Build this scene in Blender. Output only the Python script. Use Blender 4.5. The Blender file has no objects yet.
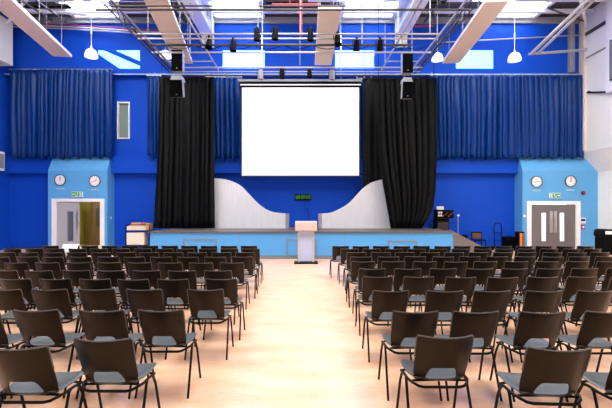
import bpy, bmesh, math, random
from mathutils import Vector, Matrix
random.seed(7)
S = bpy.context.scene
COL = S.collection
PI = math.pi
# ---------------------------------------------------------------- camera
F = 408.0; VX = 302.0; HY = 210.0; EYE = 1.7
cd = bpy.data.cameras.new('camera'); cam = bpy.data.objects.new('camera', cd); COL.objects.link(cam)
cam.location = (0, 0, EYE); cam.rotation_euler = (PI/2, 0, 0)
cd.sensor_width = 36; cd.lens = 36*F/612
cd.shift_x = (306-VX)/612; cd.shift_y = (HY-204)/612
cd.clip_end = 200
S.camera = cam
S.view_settings.view_transform = 'Standard'; S.view_settings.look = 'None'
S.view_settings.gamma = 1; S.view_settings.use_curve_mapping = False
S.view_settings.exposure = 0.0
S.cycles.use_denoising = True
S.cycles.max_bounces = 10; S.cycles.sample_clamp_indirect = 6
# ---------------------------------------------------------------- world, sun, daylight, rear fill
w = bpy.data.worlds.new('world'); S.world = w; w.use_nodes = True
w.node_tree.nodes['Background'].inputs[0].default_value = (.78, .88, 1, 1)
w.node_tree.nodes['Background'].inputs[1].default_value = 2.0
SUN_S = 0.70
def light(name, kind, loc, energy, color=(1, 1, 1), **k):
    d = bpy.data.lights.new(name, kind); d.energy = energy; d.color = color
    for a, b in k.items(): setattr(d, a, b)
    o = bpy.data.objects.new(name, d); COL.objects.link(o); o.location = loc
    return o
sun = light('sun', 'SUN', (0, -20, 30), 170, (1, .97, .92), angle=math.radians(.6))
sun.rotation_euler = Vector((0, 1, -SUN_S)).to_track_quat('-Z', 'Y').to_euler()
for ax in (-7, 0, 7):
    l = light('rooflight_daylight', 'AREA', (ax, 8.4, 9.75), 1300, (1, .98, .97), shape='RECTANGLE', size=3.4, size_y=10.5)
l = light('rear_fill_light', 'AREA', (0, -4.7, 5.6), 260, (1, .98, .96), shape='RECTANGLE', size=20, size_y=5)  # fill lamp added in front of the windowless rear wall
l.rotation_euler = (PI/2, 0, 0)

# ---------------------------------------------------------------- helpers
def P(px, py, D): return Vector(((px-VX)*D/F, D, EYE+(HY-py)*D/F))
def PX(px, D): return (px-VX)*D/F
def PZ(py, D): return EYE+(HY-py)*D/F
def lin(r, g, b):
    f = lambda c: (c/255/12.92) if c/255 <= .04045 else ((c/255+.055)/1.055)**2.4
    return (f(r), f(g), f(b), 1)
def mat(name, c, rough=.5, metal=0, var=0, scale=3, spec=.5, emit=None, es=0, bump=0, bscale=40, stretch=None, sheen=0):
    m = bpy.data.materials.new(name); m.use_nodes = True
    nt = m.node_tree; b = nt.nodes['Principled BSDF']
    b.inputs['Base Color'].default_value = c; b.inputs['Roughness'].default_value = rough
    b.inputs['Metallic'].default_value = metal; b.inputs['Specular IOR Level'].default_value = spec
    if sheen:
        b.inputs['Sheen Weight'].default_value = sheen
    if emit: b.inputs['Emission Color'].default_value = emit; b.inputs['Emission Strength'].default_value = es
    tc = nt.nodes.new('ShaderNodeTexCoord'); mp = nt.nodes.new('ShaderNodeMapping')
    nt.links.new(tc.outputs['Object'], mp.inputs[0])
    if stretch: mp.inputs['Scale'].default_value = stretch
    n = nt.nodes.new('ShaderNodeTexNoise'); n.inputs['Scale'].default_value = scale; n.inputs['Detail'].default_value = 5
    nt.links.new(mp.outputs[0], n.inputs['Vector'])
    v = max(var, .02)
    r = nt.nodes.new('ShaderNodeMapRange'); r.inputs['To Min'].default_value = 1-v; r.inputs['To Max'].default_value = 1+v
    nt.links.new(n.outputs['Fac'], r.inputs['Value'])
    mx = nt.nodes.new('ShaderNodeVectorMath'); mx.operation = 'SCALE'; mx.inputs[0].default_value = c[:3]
    nt.links.new(r.outputs[0], mx.inputs['Scale']); nt.links.new(mx.outputs[0], b.inputs['Base Color'])
    if bump:
        n2 = nt.nodes.new('ShaderNodeTexNoise'); n2.inputs['Scale'].default_value = bscale
        nt.links.new(mp.outputs[0], n2.inputs['Vector'])
        bp = nt.nodes.new('ShaderNodeBump'); bp.inputs['Strength'].default_value = bump; bp.inputs['Distance'].default_value = .01
        nt.links.new(n2.outputs['Fac'], bp.inputs['Height']); nt.links.new(bp.outputs[0], b.inputs['Normal'])
    return m

class MB:
    def __init__(s): s.v = []; s.f = []
    def add(s, vs, fs):
        k = len(s.v); s.v += [tuple(x) for x in vs]; s.f += [tuple(i+k for i in f) for f in fs]; return s
    def box(s, x0, x1, y0, y1, z0, z1):
        vs = [(x, y, z) for z in (z0, z1) for y in (y0, y1) for x in (x0, x1)]
        return s.add(vs, [(0, 2, 3, 1), (4, 5, 7, 6), (0, 1, 5, 4), (2, 6, 7, 3), (0, 4, 6, 2), (1, 3, 7, 5)])
    def bevbox(s, x0, x1, y0, y1, z0, z1, b=.01):
        bm = bmesh.new(); bmesh.ops.create_cube(bm, size=1)
        for v in bm.verts:
            v.co = Vector(((x0+x1)/2+v.co.x*(x1-x0), (y0+y1)/2+v.co.y*(y1-y0), (z0+z1)/2+v.co.z*(z1-z0)))
        bmesh.ops.bevel(bm, geom=bm.edges[:], offset=b, segments=2, affect='EDGES')
        return s.frombm(bm)
    def frombm(s, bm, M=None):
        bm.verts.index_update()
        vs = [(M @ v.co if M else v.co.copy()) for v in bm.verts]
        fs = [[v.index for v in f.verts] for f in bm.faces]; bm.free()
        return s.add(vs, fs)
    def tube(s, pts, r, n=8, caps=True):
        pts = [Vector(p) for p in pts]; rings = []
        up = None
        for i, p in enumerate(pts):
            a = pts[max(i-1, 0)]; b = pts[min(i+1, len(pts)-1)]; t = (b-a).normalized()
            if up is None: up = t.orthogonal().normalized()
            up = (up-t*up.dot(t)).normalized(); sd = t.cross(up)
            rr = r[i] if isinstance(r, (list, tuple)) else r
            rings.append([p+(up*math.cos(2*PI*k/n)+sd*math.sin(2*PI*k/n))*rr for k in range(n)])
        vs = [q for g in rings for q in g]; fs = []
        for i in range(len(pts)-1):
            for k in range(n):
                a = i*n+k; b = i*n+(k+1) % n; fs.append((a, b, b+n, a+n))
        if caps: fs += [tuple(range(n))[::-1], tuple((len(pts)-1)*n+k for k in range(n))]
        return s.add(vs, fs)
    def lathe(s, prof, c=(0, 0, 0), n=20, axis='z', arc=2*PI):
        vs = []; fs = []
        for r, h in prof:
            for k in range(n):
                a = arc*k/n
                q = (r*math.cos(a), r*math.sin(a), h)
                if axis == 'y': q = (q[0], q[2], q[1])
                vs.append((q[0]+c[0], q[1]+c[1], q[2]+c[2]))
        for i in range(len(prof)-1):
            for k in range(n):
                a = i*n+k; b = i*n+(k+1) % n; fs.append((a, b, b+n, a+n))
        if prof[0][0] > 1e-5: fs.append(tuple(range(n))[::-1])
        if prof[-1][0] > 1e-5: fs.append(tuple((len(prof)-1)*n+k for k in range(n)))
        return s.add(vs, fs)
    def prism(s, poly, y0, y1):           # polygon in XZ, extruded along Y
        n = len(poly); vs = [(x, y0, z) for x, z in poly]+[(x, y1, z) for x, z in poly]
        fs = [tuple(range(n)), tuple(range(n, 2*n))[::-1]]+[(i, (i+1) % n, (i+1) % n+n, i+n) for i in range(n)]
        return s.add(vs, fs)
    def prismx(s, poly, x0, x1):          # polygon in YZ, extruded along X
        n = len(poly); vs = [(x0, y, z) for y, z in poly]+[(x1, y, z) for y, z in poly]
        fs = [tuple(range(n)), tuple(range(n, 2*n))[::-1]]+[(i, (i+1) % n, (i+1) % n+n, i+n) for i in range(n)]
        return s.add(vs, fs)
    def slab(s, a0, a1, b0, b1, holes, t0, t1, plane='xz'):   # slab with rectangular holes
        A = sorted({a0, a1, *[h[0] for h in holes], *[h[1] for h in holes]})
        B = sorted({b0, b1, *[h[2] for h in holes], *[h[3] for h in holes]})
        for i in range(len(A)-1):
            for j in range(len(B)-1):
                ca = (A[i]+A[i+1])/2; cb = (B[j]+B[j+1])/2
                if any(h[0] < ca < h[1] and h[2] < cb < h[3] for h in holes): continue
                if plane == 'xz': s.box(A[i], A[i+1], t0, t1, B[j], B[j+1])
                else: s.box(A[i], A[i+1], B[j], B[j+1], t0, t1)
        return s
    def xf(s, M): s.v = [tuple(M @ Vector(v)) for v in s.v]; return s
    def build(s, name, m, parent=None, smooth=False, loc=None, autosm=None):
        me = bpy.data.meshes.new(name); me.from_pydata(s.v, [], s.f); me.validate()
        bm = bmesh.new(); bm.from_mesh(me); bmesh.ops.recalc_face_normals(bm, faces=bm.faces[:])
        if smooth:
            for f in bm.faces: f.smooth = True
            for e in bm.edges:
                if len(e.link_faces) == 2 and e.calc_face_angle(0) > .7: e.smooth = False
        bm.to_mesh(me); bm.free()
        me.materials.append(m)
        o = bpy.data.objects.new(name, me); COL.objects.link(o)
        if parent: o.parent = parent
        if loc: o.location = loc
        return o
def tag(o, label, cat, group=None, kind=None):
    o['label'] = label; o['category'] = cat
    if group: o['group'] = group
    if kind: o['kind'] = kind
    return o
def thing(name, label, cat, loc=(0, 0, 0), rz=0, group=None):
    o = bpy.data.objects.new(name, None); COL.objects.link(o); o.location = loc; o.rotation_euler = (0, 0, rz)
    return tag(o, label, cat, group)
def struct(name, mb, m, parent=None, smooth=False):
    o = mb.build(name, m, parent, smooth)
    if not parent: o['kind'] = 'structure'
    return o
KIDS = {}
def dup(root, loc=None, rz=None, label=None, group=None):
    r = root.copy(); COL.objects.link(r)
    if loc is not None: r.location = loc
    if rz is not None: r.rotation_euler = (0, 0, rz)
    if label: r['label'] = label
    if group: r['group'] = group
    for ch in list(root.children):
        c = ch.copy(); COL.objects.link(c); c.parent = r
        for g in ch.children:
            d = g.copy(); COL.objects.link(d); d.parent = c
    return r

# ---------------------------------------------------------------- materials
blue = mat('royal_blue_paint', lin(12, 72, 190), .6, var=.05, scale=1.5, spec=.15)
lblue = mat('sky_blue_paint', lin(88, 162, 216), .5, var=.03)
stageblue = mat('stage_blue_paint', lin(78, 156, 218), .45, var=.03)
white = mat('white_paint', lin(238, 238, 240), .5)
offw = mat('off_white_wall', lin(244, 245, 240), .6, var=.03)
beige = mat('beige_board', lin(220, 210, 202), .7, var=.05, scale=8)
beamw = mat('white_beam_paint', lin(225, 228, 235), .45)
deckm = mat('grey_roof_deck', lin(84, 80, 78), .7, var=.25, scale=6, stretch=(1, 12, 1))
screenm = mat('screen_fabric', lin(252, 252, 252), .9, emit=(1, 1, 1, 1), es=.35)  # slight emission stands in for projector light on the blank fabric
blackm = mat('black_plastic', lin(6, 6, 7), .5, spec=.08)
blackmet = mat('black_metal', lin(6, 6, 6), .4, spec=.12)
chairback = mat('bounce_brown_plastic', lin(22, 13, 5), .28, spec=.22, var=.2, scale=5, bump=.1, bscale=300)  # brown of the warm floor bounce put into the backrest colour
rimm = mat('highlight_rim', lin(84, 80, 74), .3, spec=.5)  # paler than the shell: highlight painted along the rolled edge
chairseat = mat('highlit_seat_plastic', lin(80, 84, 86), .28, var=.06, scale=9, bump=.15, bscale=300)  # same plastic as the backs, lightened for skylight reflections
legm = mat('black_leg_tube', lin(5, 4, 3), .4, spec=.12)
pipem = mat('galvanised_pipe', lin(168, 168, 174), .35, metal=.4)
pipedark = mat('dark_pipe', lin(60, 58, 62), .5, metal=.3)
pipered = mat('red_pipe', lin(150, 40, 50), .5)
silver = mat('silver_board', lin(214, 214, 220), .42, metal=.3, var=.12, scale=2.5, stretch=(6, 6, .6))
silverp = mat('grey_post', lin(140, 142, 150), .5)
stagetop = mat('stage_deck_brown', lin(92, 84, 80), .5, var=.1, scale=6)
greytrim = mat('grey_trim', lin(120, 130, 142), .5)
doorg = mat('grey_door_laminate', lin(108, 103, 103), .5, var=.04)
doorl = mat('pale_grey_door', lin(170, 170, 176), .5, var=.03)
steel = mat('brushed_steel', lin(190, 188, 185), .3, metal=.8)
olive = mat('olive_yellow_wall', lin(150, 146, 70), .7)
frost = mat('frosted_acrylic', lin(182, 196, 226), .25, var=.05)
green = mat('exit_green', lin(10, 120, 55), .4, emit=lin(20, 140, 70), es=.1)
signw = mat('exit_white', lin(215, 240, 220), .4, emit=(1, 1, 1, 1), es=.1)
ledg = mat('led_green', lin(70, 160, 40), .4, emit=lin(90, 190, 60), es=.3)
redm = mat('red_plastic', lin(150, 20, 30), .3)
redh = mat('red_clock_hand', lin(210, 40, 40), .4)
greenh = mat('green_clock_hand', lin(40, 150, 80), .4)
cardb = mat('cream_box', lin(245, 228, 208), .7, var=.06, scale=10)
ora = mat('orange_wood', lin(215, 120, 50), .5)
tan = mat('tan_folder', lin(225, 170, 130), .7, var=.15, scale=20)
lampw = mat('white_lamp_shade', lin(245, 248, 250), .3, emit=(1, 1, 1, 1), es=.3)
greyc = mat('speaker_grey_case', lin(150, 152, 158), .5)
grille = mat('black_speaker_grille', lin(4, 5, 6), .8, spec=.04, bump=.5, bscale=200)

def curtain_mat(name, c, rough, sheen, var):
    m = mat(name, c, rough, spec=sheen, var=var, scale=1.2, stretch=(6, 6, .4)); return m
bluecur = curtain_mat('blue_velvet', lin(2, 48, 116), .36, .2, .25)
blackcur = curtain_mat('black_velvet', lin(9, 10, 11), .55, .12, .3)

# floor: pale peach sheet with scuffs, wood warmth
fm = bpy.data.materials.new('peach_vinyl_floor'); fm.use_nodes = True
nt = fm.node_tree; b = nt.nodes['Principled BSDF']
tc = nt.nodes.new('ShaderNodeTexCoord')
n1 = nt.nodes.new('ShaderNodeTexNoise'); n1.inputs['Scale'].default_value = 1.3; n1.inputs['Detail'].default_value = 6
mp = nt.nodes.new('ShaderNodeMapping'); mp.inputs['Scale'].default_value = (1, 3.0, 1)
nt.links.new(tc.outputs['Object'], mp.inputs[0]); nt.links.new(mp.outputs[0], n1.inputs['Vector'])
n2 = nt.nodes.new('ShaderNodeTexNoise'); n2.inputs['Scale'].default_value = 14; n2.inputs['Detail'].default_value = 4
nt.links.new(mp.outputs[0], n2.inputs['Vector'])
ad = nt.nodes.new('ShaderNodeMath'); ad.operation = 'MULTIPLY_ADD'; ad.inputs[1].default_value = .45
nt.links.new(n2.outputs['Fac'], ad.inputs[0]); nt.links.new(n1.outputs['Fac'], ad.inputs[2])
cr = nt.nodes.new('ShaderNodeValToRGB')
cr.color_ramp.elements[0].position = .45; cr.color_ramp.elements[0].color = lin(224, 163, 120)
cr.color_ramp.elements[1].position = .95; cr.color_ramp.elements[1].color = lin(242, 203, 173)
nt.links.new(ad.outputs[0], cr.inputs[0]); nt.links.new(cr.outputs[0], b.inputs['Base Color'])
b.inputs['Roughness'].default_value = .3; b.inputs['Specular IOR Level'].default_value = .8
floorm = fm

# translucent glazing for the rooflights
gm = bpy.data.materials.new('translucent_glazing'); gm.use_nodes = True; nt = gm.node_tree
for n in list(nt.nodes): nt.nodes.remove(n)
o_ = nt.nodes.new('ShaderNodeOutputMaterial'); t_ = nt.nodes.new('ShaderNodeBsdfTranslucent'); t_.inputs[0].default_value = (.5, .52, .55, 1)
nt.links.new(t_.outputs[0], o_.inputs[0])
# clear thin glazing
cm = bpy.data.materials.new('clear_glazing'); cm.use_nodes = True; nt = cm.node_tree
for n in list(nt.nodes): nt.nodes.remove(n)
o_ = nt.nodes.new('ShaderNodeOutputMaterial'); t_ = nt.nodes.new('ShaderNodeBsdfTransparent'); g_ = nt.nodes.new('ShaderNodeBsdfGlossy')
g_.inputs['Roughness'].default_value = .05; mx = nt.nodes.new('ShaderNodeMixShader'); mx.inputs[0].default_value = .06
nt.links.new(t_.outputs[0], mx.inputs[1]); nt.links.new(g_.outputs[0], mx.inputs[2]); nt.links.new(mx.outputs[0], o_.inputs[0])

# ---------------------------------------------------------------- shell
WU, WR, TF, ZR = 17.5, 17.8, 17.15, 10.0       # upper wall, recess wall, porch front, roof
XL, XRt = -12.75, 12.44
struct('floor', MB().box(-13.05, 12.8, -5, 20.5, -.1, 0), floorm)
vis = [(-9.57, -7.66), (-3.69, -1.7), (1.7, 3.81), (7.62, 9.82)]
patch_holes = [(-8.75, -6.95), (-3.4, -1.6), (1.42, 3.1), (6.6, 8.2)]  # unseen openings, added to throw the sun patches on the wall
VY = (15.85, 17.25); CY = (14.15, 15.66)
holes = [(a, b_, *VY) for a, b_ in vis]+[(a, b_, *CY) for a, b_ in patch_holes]
struct('ceiling', MB().slab(-13.05, 12.8, -5, 18.1, holes, ZR, ZR+.12, 'xy'), deckm)
wn = 0
for (a, b_) in vis:
    wn += 1
    r = struct('window_%d' % wn, MB().slab(a-.12, b_+.12, VY[0]-.12, VY[1]+.12, [(a+.02, b_-.02, VY[0]+.02, VY[1]-.02)], ZR-.16, ZR-.002, 'xy'), beamw)
    MB().box(a, b_, VY[0], VY[1], ZR+.03, ZR+.05).build('glazing', gm, r)
for (a, b_) in patch_holes:  # frames and panes of the invented sun openings
    wn += 1
    r = struct('window_%d' % wn, MB().slab(a-.08, b_+.08, CY[0]-.08, CY[1]+.08, [(a+.01, b_-.01, CY[0]+.01, CY[1]-.01)], ZR-.05, ZR-.002, 'xy'), beamw)
    MB().box(a, b_, CY[0], CY[1], ZR+.03, ZR+.05).build('glazing', cm, r)

struct('trim_8', MB().add([(-8.82, 15.36, ZR-.05), (-7.35, 13.94, ZR-.05), (-8.82, 13.94, ZR-.05), (-8.82, 15.36, ZR-.08), (-7.35, 13.94, ZR-.08), (-8.82, 13.94, ZR-.08)], [(0, 1, 2), (3, 5, 4), (0, 3, 4, 1), (1, 4, 5, 2), (2, 5, 3, 0)]), deckm)  # unseen wedge added to block sun from the left patch's lower corner
struct('trim_9', MB().tube([(-8.45, 15.72, ZR-.12), (-6.85, 14.72, ZR-.12)], .09, 6), beamw)  # unseen brace added so its shadow splits the left sun patch
# door geometry
dL = (PX(55.5, TF), PX(101, TF), PZ(201, TF)); dR = (PX(530.5, TF), PX(576.5, TF), PZ(203.5, TF))
zl_top = PZ(74.5, WU); zb1, zb0 = PZ(156.5, WU), PZ(173, WU)
# window slot on the left recess
wx0, wx1, wz0, wz1 = PX(117.5, WR), PX(130, WR), PZ(139, WR), PZ(102, WR)
struct('wall_back', MB()
       .slab(-13.05, 12.8, 0, zb0, [(dL[0]-.1, dL[1]+.1, 0, dL[2]+.1), (dR[0]-.1, dR[1]+.1, 0, dR[2]+.1)], WR, WR+.15)
       .slab(-13.05, 12.8, zb0, zl_top, [(wx0, wx1, wz0, wz1)], WR, WR+.15)
       .box(-13.05, 12.8, WU, WR+.15, zl_top, ZR)
       .box(-13.05, 12.8, WU, WR, zb0, zb1), blue)
struct('trim_1', MB().box(XL, XRt, WU-.03, WU-.001, zl_top-.02, zl_top+.03), mat('pale_blue_ledge', lin(150, 180, 225), .5))
struct('trim_2', MB().box(-12.05, 11.95, WU-.12, WU-.001, PZ(24, WU), PZ(18.2, WU)), mat('grey_wall_head', lin(140, 146, 156), .6, var=.1))
# lower-wall piers (shallow)
# narrow window
wf = struct('window_9', MB().slab(wx0+.001, wx1-.001, wz0-.0, wz1+.0, [(wx0+.05, wx1-.05, wz0+.05, wz1-.05)], WR-.05, WR+.1), white)
MB().box(wx0, wx1, WR+.08, WR+.1, wz0, wz1).build('pane', mat('grey_green_glass', lin(120, 140, 135), .2), wf)
struct('wall_left', MB().box(-13.05, XL, -5, 17.8, 0, ZR), blue)
struct('wall_left_upper', MB().box(XL+.001, PX(12, 17.0), -4, 17.05, PZ(66, 17.05), PZ(23, 17.05)), offw)
struct('wall_right', MB().box(XRt, 12.8, -5, 17.8, 0, ZR), offw)
# upper right wall stands proud, with a splayed foot
up = MB().prism([(11.95, 4.15), (11.95, ZR-.001), (XRt-.001, ZR-.001), (XRt-.001, 3.3), (XRt-.03, 3.3)], -4, WU-.001)
struct('wall_right_upper', up, offw)
struct('wall_right_pier', MB().box(11.72, 11.949, 10, 15.75, 6.2, ZR-.001), white)
wfr = struct('window_10', MB().slab(0, 1.0, 0, 1.55, [(.07, .93, .07, 1.48)], 0, .06).xf(
    Matrix.Translation((11.719, 15.55, 6.6)) @ Matrix.Rotation(-PI/2, 4, 'Z')), blackm)
MB().box(11.69, 11.717, 14.62, 15.48, 6.66, 8.08).build('pane', mat('grey_louvre', lin(120, 122, 130), .4), wfr)
struct('wall_rear', MB().box(-13.05, 12.8, -5.1, -5, 0, ZR), offw)
struct('trim_3', MB().box(11.90, 11.949, 15.8, WU, PZ(39.5, WU), PZ(36.5, WU)), pipedark)
struct('trim_4', MB().box(11.93, 11.949, 15.8, WU, PZ(62, WU), PZ(60.5, WU)), greytrim)
struct('trim_5', MB().box(11.86, 11.949, WU-.35, WU-.02, 4.2, ZR-.02), beige)
tag(MB().tube([(11.88, 17.0, PZ(92.5, 17.0)), (11.86, 15.78, PZ(90.5, 15.6))], .035).box(11.87, 11.96, 16.9, 16.95, PZ(93.4, 17), PZ(91.6, 17)).build('barre_rail', blackmet),
    'black horizontal bar fixed high on the white right wall', 'rail')
# floor cove
struct('baseboard_back', MB().box(XL, dL[0]-.6, WR-.02, WR-.001, 0, .1).box(-8.1, 9.2, WR-.02, WR-.001, 0, .1), mat('dark_blue_skirting', lin(30, 50, 110), .5))

# porches (light blue door surrounds)
def porch(name, x0, x1, d, wall_x0, wall_x1):
    zt = 4.02; zf = PZ(170.5, TF)
    mb = MB()
    mb.slab(x0, x1, 0, zf, [(d[0], d[1], 0, d[2])], TF, TF+.12)
    if wall_x0: mb.box(x0, x0+.1, TF+.12, WR-.001, 0, zf)
    if wall_x1: mb.box(x1-.1, x1, TF+.12, WR-.001, 0, zf)
    # door reveal
    mb.box(d[0]-.12, d[0], TF+.12, WR-.001, 0, d[2]+.12).box(d[1], d[1]+.12, TF+.12, WR-.001, 0, d[2]+.12).box(d[0], d[1], TF+.12, WR-.001, d[2], d[2]+.12)
    # hipped top
    xa = x0+(.0 if not wall_x0 else .0); 
    A = [(x0, TF, zf), (x1, TF, zf), (x1, WR-.001, zf), (x0, WR-.001, zf),
         (x0+.02, WU-.01, zt), (x1-(.02 if wall_x1 else .3), WU-.01, zt), (x1-(.02 if wall_x1 else .3), WU-.005, zt), (x0+.02, WU-.005, zt)]
    mb.add(A, [(0, 1, 5, 4), (1, 2, 6, 5), (2, 3, 7, 6), (3, 0, 4, 7), (4, 5, 6, 7), (0, 3, 2, 1)])
    return struct(name, mb, lblue)
porch('wall_left_porch', PX(48, TF), PX(107.3, TF), dL, True, True)
porch('wall_right_porch', PX(522.5, TF), XRt-.002, dR, True, False)

# corridor behind the left door, lobby behind the right one
struct('wall_corridor', MB().box(dL[0]-.6, dL[0]-.5, WR+.16, 20.4, 0, 2.6).box(dL[1]+.5, dL[1]+.6, WR+.16, 20.4, 0, 2.6)
       .box(dL[0]-.6, dL[1]+.6, 20.4, 20.5, 0, 2.6).box(dL[0]-.6, dL[1]+.6, WR+.16, 20.4, 2.6, 2.7), olive)
cl = light('corridor_fill', 'AREA', ((dL[0]+dL[1])/2+.4, 18.9, 2.55), 90, (1, .9, .6), shape='RECTANGLE', size=1.0, size_y=.5)  # unseen fill light, added to brighten the olive corridor
struct('wall_lobby', MB().box(dR[0]-.6, dR[0]-.5, WR+.16, 20.4, 0, 2.6).box(dR[1]+.5, dR[1]+.55, WR+.16, 20.4, 0, 2.6)
       .box(dR[0]-.6, dR[1]+.55, 20.4, 20.5, 0, 2.6).box(dR[0]-.6, dR[1]+.55, WR+.16, 20.4, 2.6, 2.7), offw)
light('lobby_fill', 'AREA', ((dR[0]+dR[1])/2, 19.4, 2.55), 150, (.9, .95, 1), shape='RECTANGLE', size=1.6, size_y=1.6)  # unseen fill, stands in for daylight behind the door panes

# doors
def leaf(name, w_, h_, hand, m, window=True, plate=.1, wfrac=(.55, .78), wy=(.22, .83)):
    """door leaf in local coords: x 0..w, y 0..-0.045, hinge at x=0"""
    a, b2 = (wfrac if hand == 1 else (1-wfrac[1], 1-wfrac[0]))
    hz = [(a*w_, b2*w_, wy[0]*h_, wy[1]*h_)]
    o = MB().slab(0, w_, 0.01, h_, hz, 0, .045).build(name, m)
    o['kind'] = 'structure'
    MB().slab(hz[0][0]-.015, hz[0][1]+.015, hz[0][2]-.015, hz[0][3]+.015, [hz[0]], -.006, 0).build('window_bead', pipedark, o)
    MB().box(*hz[0][:2], .02, .03, *hz[0][2:]).build('pane', cm if name == 'door_2' or name == 'door_3' else mat('dark_wired_glass', lin(90, 95, 100), .25), o)
    px = (w_-.13 if hand == 1 else .03)
    h = MB().box(px, px+plate, -.008, 0, .75*1.0, 1.65).tube([(px+plate/2, -.05, .95), (px+plate/2, -.05, 1.35)], .012).box(px+plate/2-.01, px+plate/2+.01, -.05, 0, .97, .99).box(px+plate/2-.01, px+plate/2+.01, -.05, 0, 1.31, 1.33)
    h.build('door_handle', steel, o)
    return o
def door_frame(n, d):
    x0, x1, z = d; t = .15
    return struct('trim_%d' % n, MB().box(x0-t, x0, TF-.03, TF-.001, 0, z+.1).box(x1, x1+t, TF-.03, TF-.001, 0, z+.1).box(x0, x1, TF-.03, TF-.001, z, z+.1)
                  .box(x0, x0+.03, TF-.03, TF+.11, 0, z).box(x1-.03, x1, TF-.03, TF+.11, 0, z).box(x0+.03, x1-.03, TF-.03, TF+.11, z-.03, z), white)
door_frame(6, dL); door_frame(7, dR)
wl = (dL[1]-dL[0]-.08)/2
o = leaf('door_1', wl+.02, dL[2]-.05, 1, doorl, wfrac=(.5, .73), wy=(.2, .8)); o.location = (dL[0]+.035, TF+.03, 0)
o = leaf('door_4', wl, dL[2]-.05, -1, doorl); o.location = (dL[1]-.04, TF+.12, 0); o.rotation_euler = (0, 0, math.radians(97))
wr = (dR[1]-dR[0]-.08)/2
o = leaf('door_2', wr, dR[2]-.05, 1, doorg, wfrac=(.48, .70), wy=(.2, .82), plate=.12); o.location = (dR[0]+.035, TF+.03, 0)
o = leaf('door_3', wr, dR[2]-.05, -1, doorg, wfrac=(.48, .70), wy=(.2, .82), plate=.12); o.location = (dR[0]+.045+wr, TF+.03, 0)
# brown inner door in the corridor
o = MB().slab(-10.08, -9.4, 0.01, 2.1, [(-9.9, -9.7, .9, 1.8)], 19.6, 19.65).box(-10.15, -10.08, 19.58, 19.67, 0, 2.17).build('door_5', mat('dark_brown_door', lin(90, 75, 50), .6)); o['kind'] = 'structure'
MB().box(-9.9, -9.7, 19.62, 19.63, .9, 1.8).build('pane', pipedark, o)

# ---------------------------------------------------------------- roof beams, purlins
def beam(px_far, label, w_=.34):
    x = PX(px_far, WU)
    tag(MB().box(x-w_/2, x+w_/2, 4, WU-.13, 9.05, 9.14).box(x-.05, x+.05, 4, WU-.13, 9.14, 9.9).box(x-w_/2, x+w_/2, 4, WU-.13, 9.9, ZR-.001)
        .box(x-w_/2, x+w_/2, WU-.25, WU-.13, 8.6, 9.9).build('roof_beam', beamw), label, 'beam', 'main roof beams')
beam(209, 'white steel roof beam running to the wall, left of the screen', .5)
beam(400, 'white steel roof beam running to the wall, right of the screen', .5)
for i, (yy, z, lab) in enumerate([(15.79, 9.78, 'thin white roof purlin crossing the hall, nearer to the camera'), (16.6, 9.72, 'thin white roof purlin crossing the hall, closest to the blue wall')]):
    mb = MB()
    for (a, b_) in ((-12.05, PX(209, WU)-.26), (PX(209, WU)+.26, PX(400, WU)-.26), (PX(400, WU)+.26, 11.85)):
        mb.box(a, b_, yy-.06, yy+.06, z, z+.14)
    tag(mb.build('roof_purlin', beamw), lab, 'beam', 'roof purlins')
# diagonal braces
for (a, b_, lab) in [((-11.9, 15.4, 9.4), (-8.6, 16.3, 9.5), 'slanting white roof brace at the far left corner'),
                     ((-12, 16.6, 9.3), (-9.4, 14.4, 9.5), 'second slanting white roof brace above the left raft'),
                     ((9.9, 14.6, 9.5), (11.8, 16.9, 9.3), 'slanting white roof brace above the right wall pipes'),
                     ((6.0, 14.6, 9.5), (8.0, 13.2, 9.5), 'slanting white roof brace right of the lighting grid')]:
    tag(MB().tube([a, b_], .06).build('roof_brace', beamw), lab, 'beam', 'roof braces')

# ---------------------------------------------------------------- acoustic rafts
def raft(far, near, label):
    z = 7.4; a = P(far[0], far[1], 1); D1 = (z-EYE)*F/(HY-far[1]); D0 = (z-EYE)*F/(HY-near[1])
    p1 = Vector((PX(far[0], D1), D1, z)); p0 = Vector((PX(near[0], D0), D0, z))
    d = (p1-p0); L = d.length; ang = math.atan2(d.y, d.x)
    r = thing('acoustic_raft', label, 'ceiling panel', p0, ang, 'hanging acoustic rafts')
    MB().bevbox(0, L, -.31, .31, 0, .07, .008).build('panel', beige, r)
    e = MB().box(-.004, L+.004, -.325, -.311, -.005, .09).box(-.004, L+.004, .311, .325, -.005, .09).box(L+.001, L+.012, -.31, .31, -.005, .09)
    e.build('edge_rail', white, r)
    for u in (.15, .5, .85):
        for s in (-.25, .25): MB().tube([(L*u, s, .07), (L*u, s, 2.598)], .006, 5).build('suspension_wire', pipem, r)
raft((62.5, 56.5), (-16, -14), 'long beige acoustic raft hanging at the far left by the white wall')
raft((184, 63), (155, -2), 'beige acoustic raft hanging left of centre above the speaker pair')
raft((323, 65), (330, 9), 'beige acoustic raft hanging at the centre above the projection screen')
raft((451, 63), (497, 2), 'long beige acoustic raft hanging right beside the round lamp')

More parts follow.
